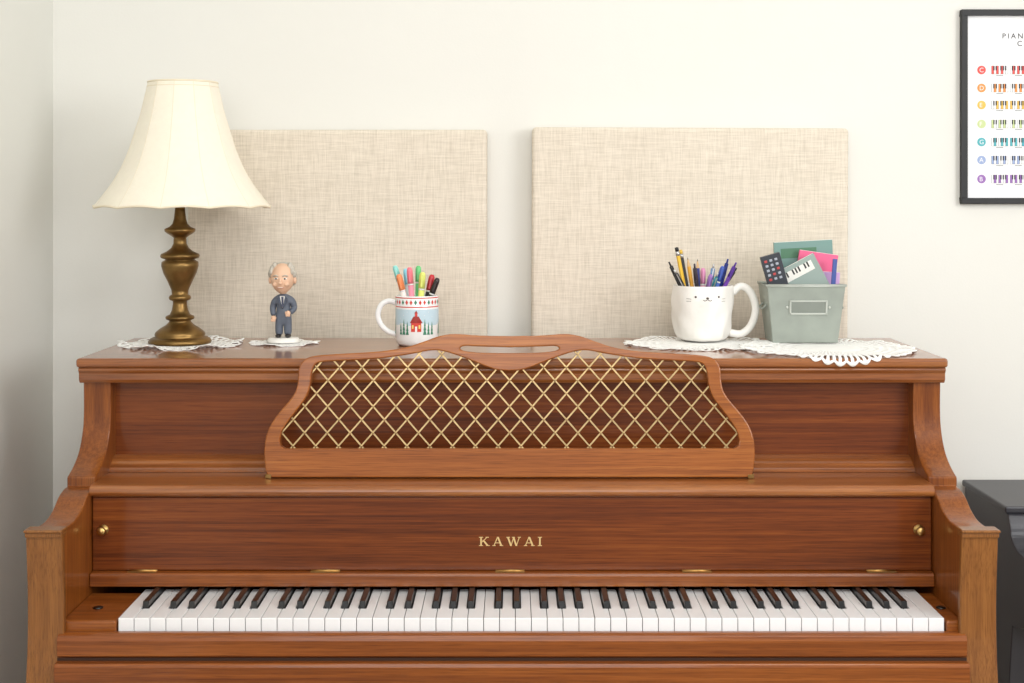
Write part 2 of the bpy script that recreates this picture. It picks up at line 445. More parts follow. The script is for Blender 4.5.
def inside(x,y):
    c=False; n=len(I)
    for i in range(n):
        ax,ay=I[i]; bx,by=I[(i+1)%n]
        if (ay>y)!=(by>y) and x<(bx-ax)*(y-ay)/(by-ay)+ax: c=not c
    return c
for sg in (-1,1):
    dx,dy=1/math.hypot(1,slope),sg*slope/math.hypot(1,slope)
    for k in range(-24,25):
        px=(k+0.5)*pitch; py=0.05
        ts=clip(px,py,dx,dy)
        for a,b in zip(ts[0::2],ts[1::2]):
            if b-a<0.004: continue
            a-=0.002;b+=0.002
            p0=(px+dx*a,py+dy*a); p1=(px+dx*b,py+dy*b)
            n_=(-dy,dx); hw=0.0014
            w0=0.006 if sg>0 else 0.0073; w1=w0+0.0012
            q=[]
            for w,hh in ((w0,hw*0.8),(w0+0.0004,hw),(w1,hw)):
                for p in (p0,p1):
                    for s_ in (1,-1):
                        q.append(desk(p[0]+n_[0]*hh*s_,p[1]+n_[1]*hh*s_,w))
            f=[(0,1,3,2),(0,2,6,4),(1,5,7,3),(4,6,10,8),(5,9,11,7),(8,10,11,9)]
            mm.add(q,f)
for a in range(-24,25):
    for b in range(-24,25):
        xa=(a+.5)*pitch; xb=(b+.5)*pitch
        X=(xa+xb)/2; Y=0.05+slope*(X-xa)
        if inside(X,Y) and inside(X,Y+.003) and inside(X,Y-.003):
            mm.ell(desk(X,Y,0.0058),(.0021,.0007,.0021),seg=10,rings=6)
mm.obj('lattice',brassdull,dk,label='crisscross brass lattice')
for u in (-0.3915,0.3915):
    p=desk(u,0,0.002)
    M().box(p[0]-0.005,p[0]+0.005,p[1]-0.003,p[1]+0.014,0.8818,0.889).obj('desk_foot',antique,dk,bevel=0.001)

# ---------------------------------------------------------------- doilies
lace=mat('white_lace',(250,250,247),0.9,0,0.005,60)
def doily(cx,cy,a,b,scal,name,label,wav=0.0015,fold=False,z0=0.0008,solidr=0.35,amp=0.08,freq=38,cat='doily',outer=0.07):
    bands=[(0,solidr,False)]
    r=solidr; tog=True
    w=[0.07,0.04]
    while r<0.80:
        wd=w[0] if tog else w[1]
        bands.append((r,min(r+wd,0.84),tog)); r+=wd; tog=not tog
    if bands[-1][2]: bands.append((bands[-1][1],bands[-1][1]+0.02,False))
    r=bands[-1][1]
    bands+=[(r,1-outer*.6,True),(1-outer*.6,1.0,False)]
    radii=[0.0]; flags=[]
    for (r0,r1,op) in bands:
        nsub=max(1,int((r1-r0)/0.045))
        for q in range(nsub):
            radii.append(r0+(r1-r0)*(q+1)/nsub); flags.append(op)
    per=8; nt=scal*per
    V=[];Fc=[]
    for rr in radii:
        for k in range(nt):
            t=2*math.pi*k/nt
            sc=1+amp*(abs(math.sin(scal*t/2))-0.5)*max(0,(rr-0.78)/0.22)
            x=cx+a*rr*sc*math.cos(t); y=cy+b*rr*sc*math.sin(t)
            z=LZ+z0+wav*(rr**3)*(0.7+0.7*math.sin(scal*t*0.25+1)+noise.noise(Vector((x*freq,y*freq,1.7)))*1.3)
            z=max(z,LZ+z0)
            fy=D(LF)
            if fold and y<fy+0.004:
                ov=fy+0.004-y
                if ov<0.006:
                    y=fy+0.004-ov*0.95; z=LZ+0.0016-0.5*ov*ov/0.006
                else:
                    y=fy-0.0020; z=LZ+0.0016-0.003-(ov-0.006)*0.95
            V.append((x,y,z))
    for i,op in enumerate(flags):
        for k in range(nt):
            k2=(k+1)%nt
            hole=op and ((k%4 in (1,2)) if radii[i]>0.8 else (k+2)%4 in (1,2))
            if not hole: Fc.append((i*nt+k,(i+1)*nt+k,(i+1)*nt+k2,i*nt+k2))
    o=M().add(V,Fc,0,True).obj(name,lace,solid=0.0010)
    tag(o,label,cat); return o
doily(PX(181,2.43),D(2.430),0.108,0.092,24,'lace_doily','crinkled round white crochet doily under the brass lamp',wav=0.005,amp=0.09)
doily(PX(285,2.46),D(2.455),0.062,0.055,18,'lace_doily','small round white crochet doily under the figurine',wav=0.002,solidr=0.5,amp=0.09)
doily(PX(701,2.44),D(2.440),0.137,0.110,36,'lace_doily','round white crochet doily under the cat face mug',wav=0.003,solidr=0.4,amp=0.06)
doily(PX(827,2.36),D(2.362),0.149,0.149,44,'lace_doily','large round white crochet doily draped over the lid edge under bin',wav=0.002,fold=True,z0=0.0022,solidr=0.4,amp=0.05)

# ---------------------------------------------------------------- lamp
ld=2.445
lx,ly=PX(180,ld),D(ld); lz=LZ+0.0025
s=F/ld
lamp=empty('table_lamp',(lx,ly,lz),'antique brass baluster table lamp with cream bell shade','lamp')
P=[(0,0),(30.5,0),(31,2),(29.5,4.5),(26.5,6),(24,6.8),(24.8,8.5),(24,11),(19,15),(14,18),(11,21),(10.5,22.5),(13.8,24),(14.4,25.5),(13.5,27),(10,28.5),(8,33),(7,39),(7,42),(10.2,43.2),(11,45.2),(10.2,47.2),(8,48.6),(8.5,53),(12,61),(16.3,70),(18.3,77),(18,81),(14.5,83),(14.5,83.8),(18.6,85),(19.4,87),(18.6,89),(13,91.5),(8.6,95),(6.6,99),(6.2,105),(8.5,107),(12,109),(15,111.5),(15.2,114),(10.5,116),(7.5,119),(6,124),(5.2,131),(4.8,136)]
M().lathe([(r/s,z/s) for r,z in P],(lx,ly,lz),48).obj('lamp_base',antique,lamp,label='turned antique brass baluster base')
M().tube([(lx,ly,lz+0.244),(lx,ly,lz+0.30)],0.0088,20).obj('lamp_stem',antique,lamp)
zb=PZ(208,ld); zt=PZ(82.5,ld); scx=PX(183,ld)
M().tube([(lx,ly,lz+0.30),(lx,ly,zb+0.06)],0.013,20).obj('lamp_socket',brass,lamp)
M().lathe([(0.006,0),(0.022,0.012),(0.029,0.035),(0.028,0.055),(0.018,0.08),(0,0.09)],(lx,ly,zb+0.06),24).obj('light_bulb',mat('bulb_glass',(240,238,230),0.2),lamp)
shadem=mat('cream_shade_fabric',(243,236,219),0.85,0,0.015,90,bump=0.08,bscale=400)
b_=shadem.node_tree.nodes['Principled BSDF']; b_.inputs['Subsurface Weight'].default_value=0.1; b_.inputs['Subsurface Radius'].default_value=(0.02,0.015,0.01)
pr=cr([(86.5,125),(79.5,116),(69.5,102),(60.5,86),(52.5,67),(46.5,48),(41.5,32),(37.2,14),(34,0)],4)
NP=12
def rf(a,z): return 1-0.014*abs(math.sin(NP*a/2))
zmin=zt-125/s; zspan=125/s
def zf_(a,z):
    f=max(0,1-(z-zmin)/(zspan*0.3)); return 0.0030*f*abs(math.sin(NP*a/2))
mm=M().lathe([(r/s,zt-z/s) for r,z in pr],(scx,ly,0),144,cap=False,rfun=rf,zfun=zf_)
mm.obj('lamp_shade',shadem,lamp,solid=0.0016,label='cream fabric bell shade with ribbed panels')
mm=M()
trimm=mat('shade_trim',(234,222,198),0.8)
for r0,z0 in ((86.8,125),(34.2,0.4)):
    for dz,rt in ((0,0.0020),(-4.5 if z0>1 else 4.5,0.0009)):
        pts=[]
        zz=z0+dz
        rr0=r0+(-4.0 if z0>1 and dz else (1.2 if dz else 0))
        for k in range(144):
            a=2*math.pi*k/144; z=zt-zz/s
            pts.append((scx+(rr0/s)*rf(a,0)*math.cos(a),ly+(rr0/s)*rf(a,0)*math.sin(a),z+zf_(a,z)))
        mm.tube(pts,rt,8,closed=True)
for k in range(NP):
    a=2*math.pi*k/NP
    mm.tube([(scx+(r/s+0.0004)*math.cos(a),ly+(r/s+0.0004)*math.sin(a),zt-z/s) for r,z in pr],0.0008,6)
mm.obj('shade_trim',trimm,lamp)
mm=M()
for k in range(3):
    a=2*math.pi*k/3+0.4
    mm.tube([(lx,ly,zt-0.02),(scx+33/s*math.cos(a),ly+33/s*math.sin(a),zt-0.002)],0.0012,6)
mm.tube([(lx,ly,zb+0.145),(lx,ly,zt-0.012)],0.002,8)
mm.obj('shade_spider',brass,lamp)

# ---------------------------------------------------------------- figurine
fx,fy=PX(284.5,2.465),D(2.455); fz=LZ+0.003; u=1/ (F/2.455)*1.05
fig=empty('bobblehead_figurine',(fx,fy,fz),'small figurine of grey-haired man in grey suit standing on doily','figurine')
skin=mat('figurine_skin',(234,194,164),0.45,0,0.02,60)
suit=mat('figurine_suit',(94,102,116),0.5,0,0.06,90)
greyh=mat('figurine_hair',(196,190,178),0.6,0,0.15,160)
shoem=mat('figurine_shoe',(35,30,30),0.35)
whitep=mat('white_plastic',(238,236,230),0.4)
def fp(x,y,z): return (fx+x*u,fy+y*u,fz+z*u)
mm=M(); mm.lathe([(0,0),(16,0),(16,0.0018),(15,0.0055),(14,0.0082),(0,0.0082)],seg=32,T=Matrix.Translation((fx,fy,fz))@Matrix.Diagonal((u,u*0.8,1,1)))
mm.obj('figurine_base',whitep,fig)
def skinned(name,verts,edges,rad,mt,root=0,sub=2):
    me=bpy.data.meshes.new(name); o0=Vector(verts[root])
    K=100.0
    me.from_pydata([tuple((Vector(v)-o0)*K) for v in verts],edges,[])
    o=bpy.data.objects.new(name,me); COL.objects.link(o)
    md=o.modifiers.new('Skin','SKIN'); md.use_smooth_shade=True
    sv=me.skin_vertices[0].data
    for i,r in enumerate(rad): sv[i].radius=(r[0]*K,r[1]*K)
    sv[root].use_root=True
    m2=o.modifiers.new('Sub','SUBSURF'); m2.levels=sub; m2.render_levels=sub
    dg=bpy.context.evaluated_depsgraph_get(); dg.update()
    m3=bpy.data.meshes.new_from_object(o.evaluated_get(dg)); m3.materials.clear(); m3.materials.append(mt)
    m3.transform(Matrix.Scale(1/K,4))
    o.modifiers.clear(); o.data=m3; bpy.data.meshes.remove(me)
    for p in m3.polygons: p.use_smooth=True
    WL[o.name]=o0
    o.parent=fig; o.location=o0-WL[fig.name]
    return o
bv=[fp(0,0,22),fp(0,0,30),fp(0,0,37),fp(0,0,42),fp(0,0,46.5),
    fp(-4,0,19),fp(-4.2,-0.3,12),fp(-4.2,0,6),
    fp(4,0,19),fp(4.2,-0.3,12),fp(4.2,0,6),
    fp(-8,0,40),fp(-10.5,0.5,32),fp(-9,-3,25),
    fp(8,0,40),fp(10.5,0.5,32),fp(7,-5.5,28)]
be=[(0,1),(1,2),(2,3),(3,4),(0,5),(5,6),(6,7),(0,8),(8,9),(9,10),(3,11),(11,12),(12,13),(3,14),(14,15),(15,16)]
R_=lambda a,b=None:(a*u,(b or a)*u)
br=[R_(7.8,5.5),R_(7.4,5.5),R_(8.4,5.7),R_(7.6,5),R_(2.6),R_(4.6),R_(4.1),R_(3.9),R_(4.6),R_(4.1),R_(3.9),R_(4.0),R_(3.3),R_(2.7),R_(4.0),R_(3.3),R_(2.7)]
skinned('suited_body',bv,be,br,suit)
for sx,yy,zz in ((-9,-4,23),(5.4,-6.6,28)):
    mm=M(); mm.ell(fp(sx,yy,zz),(2.3*u,2.0*u,2.5*u))
    for j in range(4):
        mm.ell(fp(sx-1.6+j*1.05,yy-1.2,zz-2.0),(0.65*u,0.8*u,1.4*u),seg=8,rings=6)
    mm.ell(fp(sx+(2.2 if sx<0 else -2.2),yy-0.8,zz+0.3),(0.7*u,0.8*u,1.5*u),seg=8,rings=6)
    mm.obj('hand',skin,fig)
for sx in (-4.6,4.6): M().ell(fp(sx,-2,6.2),(2.9*u,5*u,2.0*u)).obj('shoe',shoem,fig)
mm=M()
mm.prism([fp(-2.8,0,44)[0::2],fp(2.8,0,44)[0::2],fp(0,0,33)[0::2]],fy-6.6*u,fy-4.4*u,'Y',0)
mm.prism([fp(-1.1,0,43.6)[0::2],fp(1.1,0,43.6)[0::2],fp(0.9,0,34)[0::2],fp(-0.5,0,34)[0::2]],fy-7.0*u,fy-6.5*u,'Y',1)
mm.obj('shirt_and_tie',[whitep,mat('figurine_tie',(70,74,96),0.5)],fig,bevel=0.0003,label='white shirt front and dark tie')
mm=M()
for sg in (-1,1):
    mm.prism([fp(sg*2.6,0,44.5)[0::2],fp(sg*5,0,42)[0::2],fp(sg*3.6,0,38)[0::2],fp(sg*0.2,0,32)[0::2]],fy-7.2*u,fy-4.8*u,'Y',0)
mm.obj('lapels',mat('figurine_suit_dark',(74,82,98),0.5),fig,bevel=0.0003)
def hf(d):
    x,y,z=d
    if z<0: x*=1-0.20*z*z; y*=1-0.1*z*z
    if z>0.2: x*=1.03
    if y<0:
        y*=1.0-0.05*math.exp(-((z-0.12)/0.12)**2)*(1 if abs(x)<0.6 else 0)
        y-=0.06*math.exp(-((z+0.85)/0.15)**2)*math.exp(-(x/0.35)**2)
    return Vector((x,y,z))
hc=(-1.0,0,60.5); mm=M()
mm.ell(fp(*hc),(11.3*u,12.3*u,14.6*u),fun=hf,seg=40,rings=28)
mm.ell(fp(hc[0],-12.4,58.5),(1.5*u,2.2*u,3.4*u))
mm.ell(fp(hc[0],-13.4,56.8),(2.0*u,1.6*u,1.4*u))
for sg in (-1,1):
    mm.ell(fp(hc[0]+sg*11.8,0.5,59),(1.6*u,2.6*u,3.8*u))
    mm.ell(fp(hc[0]+sg*5.4,-9.7,55.6),(2.6*u,1.8*u,2.2*u))
mm.ell(fp(hc[0],-11.5,52.2),(3.8*u,1.0*u,0.55*u),mi=1)
mm.ell(fp(hc[0],-11.6,52.5),(2.8*u,1.0*u,0.3*u),mi=2)
for sg in (-1,1):
    mm.ell(fp(hc[0]+sg*4.2,-11.0,61.0),(1.9*u,1.1*u,1.0*u),mi=2,seg=12,rings=8)
    mm.ell(fp(hc[0]+sg*4.1,-11.9,60.9),(0.85*u,0.5*u,0.85*u),mi=3,seg=10,rings=6)
    mm.tube([fp(hc[0]+sg*2.0,-12.0,63.2),fp(hc[0]+sg*4.5,-11.9,64.2),fp(hc[0]+sg*7.0,-10.7,63.2)],0.55*u,8,mi=4)
mm.tube([fp(0,0,46),fp(-0.4,0,50)],3.2*u,14)
mm.obj('head',[skin,mat('figurine_lips',(208,146,130),0.5),mat('eye_white',(240,238,232),0.3),mat('eye_dark',(60,50,46),0.3),greyh],fig,label='oversized smiling head with receding grey hair')
mm=M()
def he(x,y,z,a,b,c): mm.ell(fp(x,y,z),(a*u,b*u,c*u),seg=16,rings=10)
for sg in (-1,1):
    for yy,zz,r,ox in ((-4,67,2.8,10.0),(-1,65.0,3.4,10.9),(3,62,4.0,10.6),(7,58,4.2,9),(-1,69.5,3.6,9.2),(-1,72.5,3.2,7.2)):
        he(hc[0]+sg*ox,yy,zz,r*0.8,r*1.2,r*1.12)
he(hc[0],7.0,62,10.8,6.6,11.5)
he(hc[0],4.0,72.0,8.8,6.8,4.4)
mm.obj('hair',greyh,fig)

# ---------------------------------------------------------------- pens helper
def pen(p0,p1,r,kind,c1,c2,label,group):
    p0=Vector(p0);p1=Vector(p1);Ln=(p1-p0).length;z=(p1-p0).normalized()
    q=Vector((0,0,1)).rotation_difference(z).to_matrix().to_4x4()
    T=Matrix.Translation(p0)@q
    m=M()
    A=mat('pl_%d_%d_%d'%c1,c1,0.35); B=mat('pl_%d_%d_%d'%c2,c2,0.35)
    mats=[A,B,mat('pen_steel',(200,200,200),0.3,0.9),mat('pencil_wood',(222,184,134),0.7),mat('cap_white',(238,238,236),0.35)]
    if kind=='pencil':
        m.lathe([(r*.95,0),(r*.95,Ln-0.018)],seg=6,mi=0,T=T,smooth=False)
        m.lathe([(r*.95,Ln-0.018),(r*0.3,Ln-0.005)],seg=6,mi=3,T=T,smooth=False)
        m.lathe([(r*.3,Ln-0.005),(0,Ln)],seg=6,mi=1,T=T,smooth=False)
    elif kind=='eraser':
        m.lathe([(0,0),(r,0.01),(r,Ln-0.016)],seg=6,mi=0,T=T,smooth=False)
        m.lathe([(r*1.05,Ln-0.016),(r*1.05,Ln-0.008)],seg=14,mi=2,T=T)
        m.lathe([(r,Ln-0.008),(r,Ln-0.001),(0,Ln)],seg=14,mi=1,T=T)
    elif kind=='marker':
        m.lathe([(r*.8,0),(r,0.006),(r,Ln-0.030)],seg=16,mi=0,T=T)
        m.lathe([(r*1.04,Ln-0.032),(r*1.04,Ln-0.029)],seg=16,mi=4,T=T)
        m.lathe([(r*1.12,Ln-0.029),(r*1.08,Ln-0.006),(r*0.95,Ln-0.003),(r*.6,Ln)],seg=16,mi=1,T=T)
        m.box(-r*0.3,r*0.3,-r*1.6,-r*1.3,Ln-0.026,Ln-0.004,mi=1,T=T)
        m.box(-r*0.3,r*0.3,-r*1.4,-r*0.9,Ln-0.009,Ln-0.004,mi=1,T=T)
    else:
        m.lathe([(0,0),(r*.6,0.01),(r,0.02),(r,Ln-0.03)],seg=14,mi=0,T=T)
        m.lathe([(r*1.02,Ln-0.03),(r*.95,Ln-0.009)],seg=14,mi=1,T=T)
        m.lathe([(r*.45,Ln-0.009),(r*.45,Ln-0.001),(0,Ln)],seg=10,mi=2 if kind=='click' else 1,T=T)
        m.box(-r*0.25,r*0.25,-r*1.5,-r*1.2,Ln-0.038,Ln-0.009,mi=2 if kind=='click' else 1,T=T)
        m.box(-r*0.25,r*0.25,-r*1.3,-r*0.8,Ln-0.013,Ln-0.009,mi=2 if kind=='click' else 1,T=T)
    o=m.obj({'pencil':'pencil','eraser':'pencil','marker':'marker_pen'}.get(kind,'pen'),mats,origin=p0)
    tag(o,label,'pencil' if kind in('pencil','eraser') else ('marker' if kind=='marker' else 'pen'),group)
    return o
def putpen(cx,cy,zf,zr,Rr,Rb,topx,topy,zt,r,kind,c1,c2,label,group):
    tv=Vector((topx,topy)); n=tv.length or 1e-6
    rim=tv*min(0.72,(Rr-r*1.6-0.001)/n)
    bot=rim-(tv-rim)*((zr-zf)/max(zt-zr,0.01))
    if bot.length>Rb-r-0.001: bot=bot.normalized()*(Rb-r-0.001)
    h=(zr-zf)/(zt-zf)
    at=bot+(tv-bot)*h
    lim=Rr-r*1.6-0.001
    if at.length>lim:
        at=at.normalized()*lim
        tv=bot+(at-bot)/h
    return pen((cx+bot.x,cy+bot.y,zf+0.001),(cx+tv.x,cy+tv.y,zt),r,kind,c1,c2,label,group)

# ---------------------------------------------------------------- winter mug
mx_,my_=PX(417.5,2.44),D(2.43); mz=LZ+0.0005; s=F/2.43
R=21.5/s; H=PZ(295,2.43)-mz
porc=mat('mug_glaze_pale',(244,245,245),0.15,0,0.005,20,coat=0.4)
mug=empty('christmas_mug',(mx_,my_,mz),'white christmas mug with red border, house and snowy trees','mug')
mm=M()
mm.lathe([(0,0.002),(R*0.78,0.002),(R*0.84,0),(R*0.93,0.004),(R,0.012),(R,H-0.002),(R-0.001,H),(R-0.003,H-0.001),(R-0.0035,H-0.004),(R-0.0035,0.012),(R*0.7,0.007),(0,0.007)],(mx_,my_,mz),64,cap=False)
def ring(z0,z1,mi,e): mm.lathe([(R+e,z0),(R+e,z1)],(mx_,my_,mz),64,mi=mi,cap=False)
ring(H*0.42,H*0.74,2,0.0001)
ring(H*0.775,H*0.795,1,0.0002); ring(H*0.955,H*0.975,1,0.0002)
def patch(poly,mi,e):
    n=len(poly)
    cxp=sum(p[0] for p in poly)/n; czp=sum(p[1] for p in poly)/n
    def mp_(p,ee=e):
        a=-math.pi/2+p[0]/R
        return (mx_+(R+ee)*math.cos(a),my_+(R+ee)*math.sin(a),mz+p[1])
    vs=[mp_((cxp,czp))]+[mp_(p) for p in poly]
    mm.add(vs,[(0,i+1,(i+1)%n+1) for i in range(n)],mi)
nz=30
for k in range(nz):
    c=2*math.pi*R*k/nz; w=2*math.pi*R/nz
    z0=H*0.825;z1=H*0.93
    patch([(c-w*.32,(z0+z1)/2),(c,z0),(c+w*.32,(z0+z1)/2),(c,z1)],1 if k%3 else 3,0.0005)
for rep in range(3):
    o_=rep*2*math.pi*R/3+.001; q8=.90
    for k in range(14):
        a=o_-.039+k*.0056; hh=H*(.43+.04*math.sin(k*0.9))
        patch([(a,H*.38),(a+.0058,H*.38),(a+.0058,hh),(a,hh)],0,0.0003)
    def hp_(pts,mi,e): patch([(o_+x*q8,H*(.30+(y-.26)*q8)) for x,y in pts],mi,e)
    hp_([(-.010,.26),(0,.26),(0,.46),(-.010,.46)],1,0.0006)
    hp_([(0,.26),(.010,.26),(.010,.46),(0,.46)],1,0.0006)
    hp_([(-.0125,.455),(0,.455),(0,.60),(-.005,.60)],4,0.0009)
    hp_([(0,.455),(.0125,.455),(.005,.60),(0,.60)],4,0.0009)
    hp_([(-.0025,.60),(.0025,.60),(.0025,.67),(-.0025,.67)],1,0.0009)
    hp_([(-.0034,.67),(.0034,.67),(0,.73)],4,0.0010)
    hp_([(-.002,.26),(.002,.26),(.002,.38),(-.002,.38)],0,0.0012)
    for q in (-.0065,.0065):
        hp_([(q-.0017,.33),(q+.0017,.33),(q+.0017,.41),(q-.0017,.41)],5,0.0012)
    for tx,tw,th_ in ((-.016,.0030,.27),(.0155,.0034,.31),(.0225,.003,.25),(-.023,.0034,.31),(-.030,.003,.24),(.030,.003,.26)):
        for lay in range(3):
            f0=lay*.28; ww=tw*(1-.25*lay)
            patch([(o_+tx-ww,H*(.24+th_*f0)),(o_+tx+ww,H*(.24+th_*f0)),(o_+tx,H*(.24+th_*(f0+.46)))],3,0.0007+lay*.0001)
    for k in range(9):
        a=o_-.032+k*.0078; b=H*(.56+.16*((k*37)%5)/5)
        patch([(a-.0006,b-.0006),(a+.0006,b-.0006),(a+.0006,b+.0006),(a-.0006,b+.0006)],0,0.0005)
mm.obj('mug_body',[porc,mat('mug_red',(212,64,52),0.3),mat('mug_sky',(198,222,234),0.25),mat('mug_green',(62,132,104),0.3),mat('mug_roof',(160,50,44),0.3),mat('mug_window',(242,214,120),0.3)],mug,label='glazed body printed with red house and green trees')
hp=cr([(mx_-R+0.001,my_,mz+H*.84),(mx_-R-.012,my_,mz+H*.88),(mx_-R-.026,my_,mz+H*.80),(mx_-R-.032,my_,mz+H*.60),(mx_-R-.026,my_,mz+H*.40),(mx_-R-.012,my_,mz+H*.26),(mx_-R+.001,my_,mz+H*.22)],5)
M().tube(hp,0.0034,14,ry=0.005).obj('mug_handle',porc,mug)
zf=mz+0.0075; zr=mz+H
gp='markers in the christmas mug'
for (tx,ty,yy,r,kd,c1,c2,lb) in [
 (394,.012,266,.0048,'marker',(190,230,220),(150,222,216),'mint green capped marker standing in christmas mug'),
 (399,-.010,274,.0052,'marker',(250,240,235),(245,150,96),'orange capped marker standing in christmas mug'),
 (405,.015,269,.0048,'marker',(235,242,245),(140,210,232),'sky blue capped marker standing in christmas mug'),
 (410,-.014,267,.0050,'marker',(245,150,170),(244,130,144),'coral pink capped marker standing in christmas mug'),
 (418,.010,266,.0048,'marker',(110,210,130),(110,206,130),'green capped marker standing in christmas mug'),
 (423,-.008,272,.0054,'marker',(232,240,130),(228,236,124),'lime yellow highlighter standing in christmas mug'),
 (432,.010,275,.0052,'marker',(40,40,42),(200,45,55),'red capped dark marker standing in christmas mug'),
 (438,-.005,278,.0048,'marker',(35,33,35),(50,42,44),'black capped marker standing in christmas mug')]:
    putpen(mx_,my_,zf,zr,R-.0038,R*.7,PX(tx,2.43)-mx_,ty,PZ(yy,2.43),r,kd,c1,c2,lb,gp)

# ---------------------------------------------------------------- cat mug
cx_,cy_=PX(702.5,2.485),D(2.485); cz_=LZ+0.0035; s=F/2.485
H2=PZ(285,2.485)-cz_; R2=31/s
wht=mat('matte_white_ceramic',(242,239,233),0.4,0,0.005,20,bump=0.8,bscale=24,coat=0.15)
cat=empty('cat_face_mug',(cx_,cy_,cz_),'handmade white ceramic mug with painted cat face, full of pens','mug')
def lump(a,z): return 1+0.075*noise.noise(Vector((math.cos(a)*2.1,math.sin(a)*2.1,z*34)))+0.012*math.sin(3*a)
mm=M()
pp=cr([(R2*.55,0),(R2*.74,.003),(R2*.85,.011),(R2*.93,.028),(R2*.98,.052),(R2*.99,.08),(R2*.99,H2-.004),(R2*.98,H2)],4)
mm.lathe([(0,0)]+pp+[(R2-.004,H2),(R2-.0075,H2-.003),(R2-.0085,.045),(R2*.80,.020),(R2*.5,.009),(0,.008)],(cx_,cy_,cz_),72,rfun=lump,cap=False)
mm.obj('mug_body',wht,cat)
hp=cr([(cx_+R2-.003,cy_-.004,cz_+H2*.86),(cx_+R2+.012,cy_-.004,cz_+H2*.98),(cx_+R2+.030,cy_-.004,cz_+H2*.88),(cx_+R2+.040,cy_-.004,cz_+H2*.58),(cx_+R2+.032,cy_-.004,cz_+H2*.28),(cx_+R2+.014,cy_-.004,cz_+H2*.12),(cx_+R2-.008,cy_-.004,cz_+H2*.14)],6)
M().tube(hp,0.0055,16,ry=0.007).obj('mug_handle',wht,cat)
mm=M()
def onc(du,v,e=0.0003):
    a=-math.pi/2+du/R2; zz=v*H2
    rr=R2*.99
    rr*=lump(a,zz)
    return Vector((cx_+(rr+e)*math.cos(a),cy_+(rr+e)*math.sin(a),cz_+zz))
blackp=mat('face_paint_black',(78,68,64),0.5)
for du in (-.020,.022): mm.ell(onc(du,.82),(.0020,.0016,.0020),seg=12,rings=8)
mm.ell(onc(.001,.80),(.0028,.0016,.0018),seg=12,rings=8)
for sg in (-1,1):
    mm.tube([onc(.001,.79),onc(.001+sg*.002,.76),onc(.001+sg*.005,.75),onc(.001+sg*.0075,.77)],.0006,6)
    for q in (0,1):
        mm.tube([onc(sg*.028,.78-q*.04),onc(sg*.033,.785-q*.045),onc(sg*.037,.79-q*.05)],.0003,6)
mm.obj('cat_face',blackp,cat,label='small painted cat eyes, nose and whiskers')
zf=cz_+.0105; zr=cz_+H2; gp='pens and pencils in the cat mug'
PE=[(672,.012,262,.0036,'pen',(28,28,32),(20,20,22),'black pen with black cap'),
(678,-.006,247,.0036,'eraser',(235,190,60),(30,30,32),'yellow pencil with black end'),
(683,.016,250,.0036,'eraser',(30,30,34),(225,185,70),'black pencil with yellow tip'),
(675,-.018,269,.0042,'click',(60,60,66),(40,40,44),'dark grey click pen'),
(689,.006,257,.0038,'pencil',(232,170,50),(40,40,40),'sharpened yellow wooden pencil'),
(694,-.014,263,.0040,'pen',(40,36,42),(60,50,60),'dark plum pen with cap'),
(699,.018,259,.0034,'pencil',(40,60,150),(30,30,30),'sharpened blue wooden pencil'),
(703,.000,268,.0044,'marker',(235,170,200),(225,150,190),'pale pink capped marker'),
(709,-.018,274,.0042,'marker',(170,130,190),(160,120,190),'purple capped marker pen'),
(714,.014,264,.0040,'click',(230,230,235),(120,160,210),'white and blue click pen'),
(721,-.006,266,.0042,'marker',(80,110,190),(70,96,180),'blue capped marker pen'),
(727,.010,259,.0038,'pen',(30,50,140),(25,45,130),'navy blue capped pen'),
(733,-.010,262,.0038,'pen',(110,60,160),(90,50,150),'violet pen with cap'),
(736,.006,268,.0036,'pen',(35,35,40),(30,30,35),'slim black capped pen'),
(715,-.024,272,.0036,'click',(40,150,160),(40,140,150),'teal plastic click pen')]
for (tx,ty,yy,r,kd,c1,c2,lb) in PE:
    putpen(cx_,cy_,zf,zr,R2-.0085,R2*.5,(PX(tx,2.485)-cx_)*1.08,ty,PZ(yy,2.485),r,kd,c1,c2,lb+' in cat mug',gp)

# ---------------------------------------------------------------- metal bin
bx,by=PX(804,2.44),D(2.465); bz=LZ+0.0042
galv=mat('painted_metal_sage',(154,161,152),0.45,0.2,0.08,30)
binE=empty('metal_storage_bin',(bx,by,bz),'sage grey tapered metal bin with label holder, holding notebooks','storage bin')
s=F/2.425
HB=PZ(285.5,2.42)-bz; w1=39/s; w0=32.5/s; d1=.046; d0=.036
def bl(t,dx=0): return (w0+(w1-w0)*t+dx, d0+(d1-d0)*t+dx)
mm=M(); th=0.0016
def rr(t,dx,z):
    a,b=bl(t,dx); return [(bx-a,by-b,z),(bx+a,by-b,z),(bx+a,by+b,z),(bx-a,by+b,z)]
V=rr(0,0,bz)+rr(1,0,bz+HB)+rr(1,-th,bz+HB)+rr(0.02,-th,bz+.0025)
Fc=[(0,3,2,1)]
for L_ in (0,1,2):
    for k in range(4):
        Fc.append((L_*4+k,L_*4+(k+1)%4,(L_+1)*4+(k+1)%4,(L_+1)*4+k))
Fc.append((12,13,14,15))
mm.add(V,Fc)
mm.obj('bin_body',galv,binE,bevel=0.0015)
mm=M()
a,b=bl(1,0.0005)
mm.tube([(bx-a,by-b,bz+HB),(bx+a,by-b,bz+HB),(bx+a,by+b,bz+HB),(bx-a,by+b,bz+HB)],.0026,10,closed=True)
mm.obj('bin_rim',mat('painted_metal_rim',(178,183,175),0.4,0.3,0.08,35),binE)
mm=M()
lxm=bx+.004; yl=by-bl(.60)[1]-.0005; zl=bz+HB*.62
tl=math.atan2(d1-d0,HB)
T=Matrix.Translation((lxm,yl,zl))@Matrix.Rotation(tl,4,'X')
hw,hh=.034,.0130
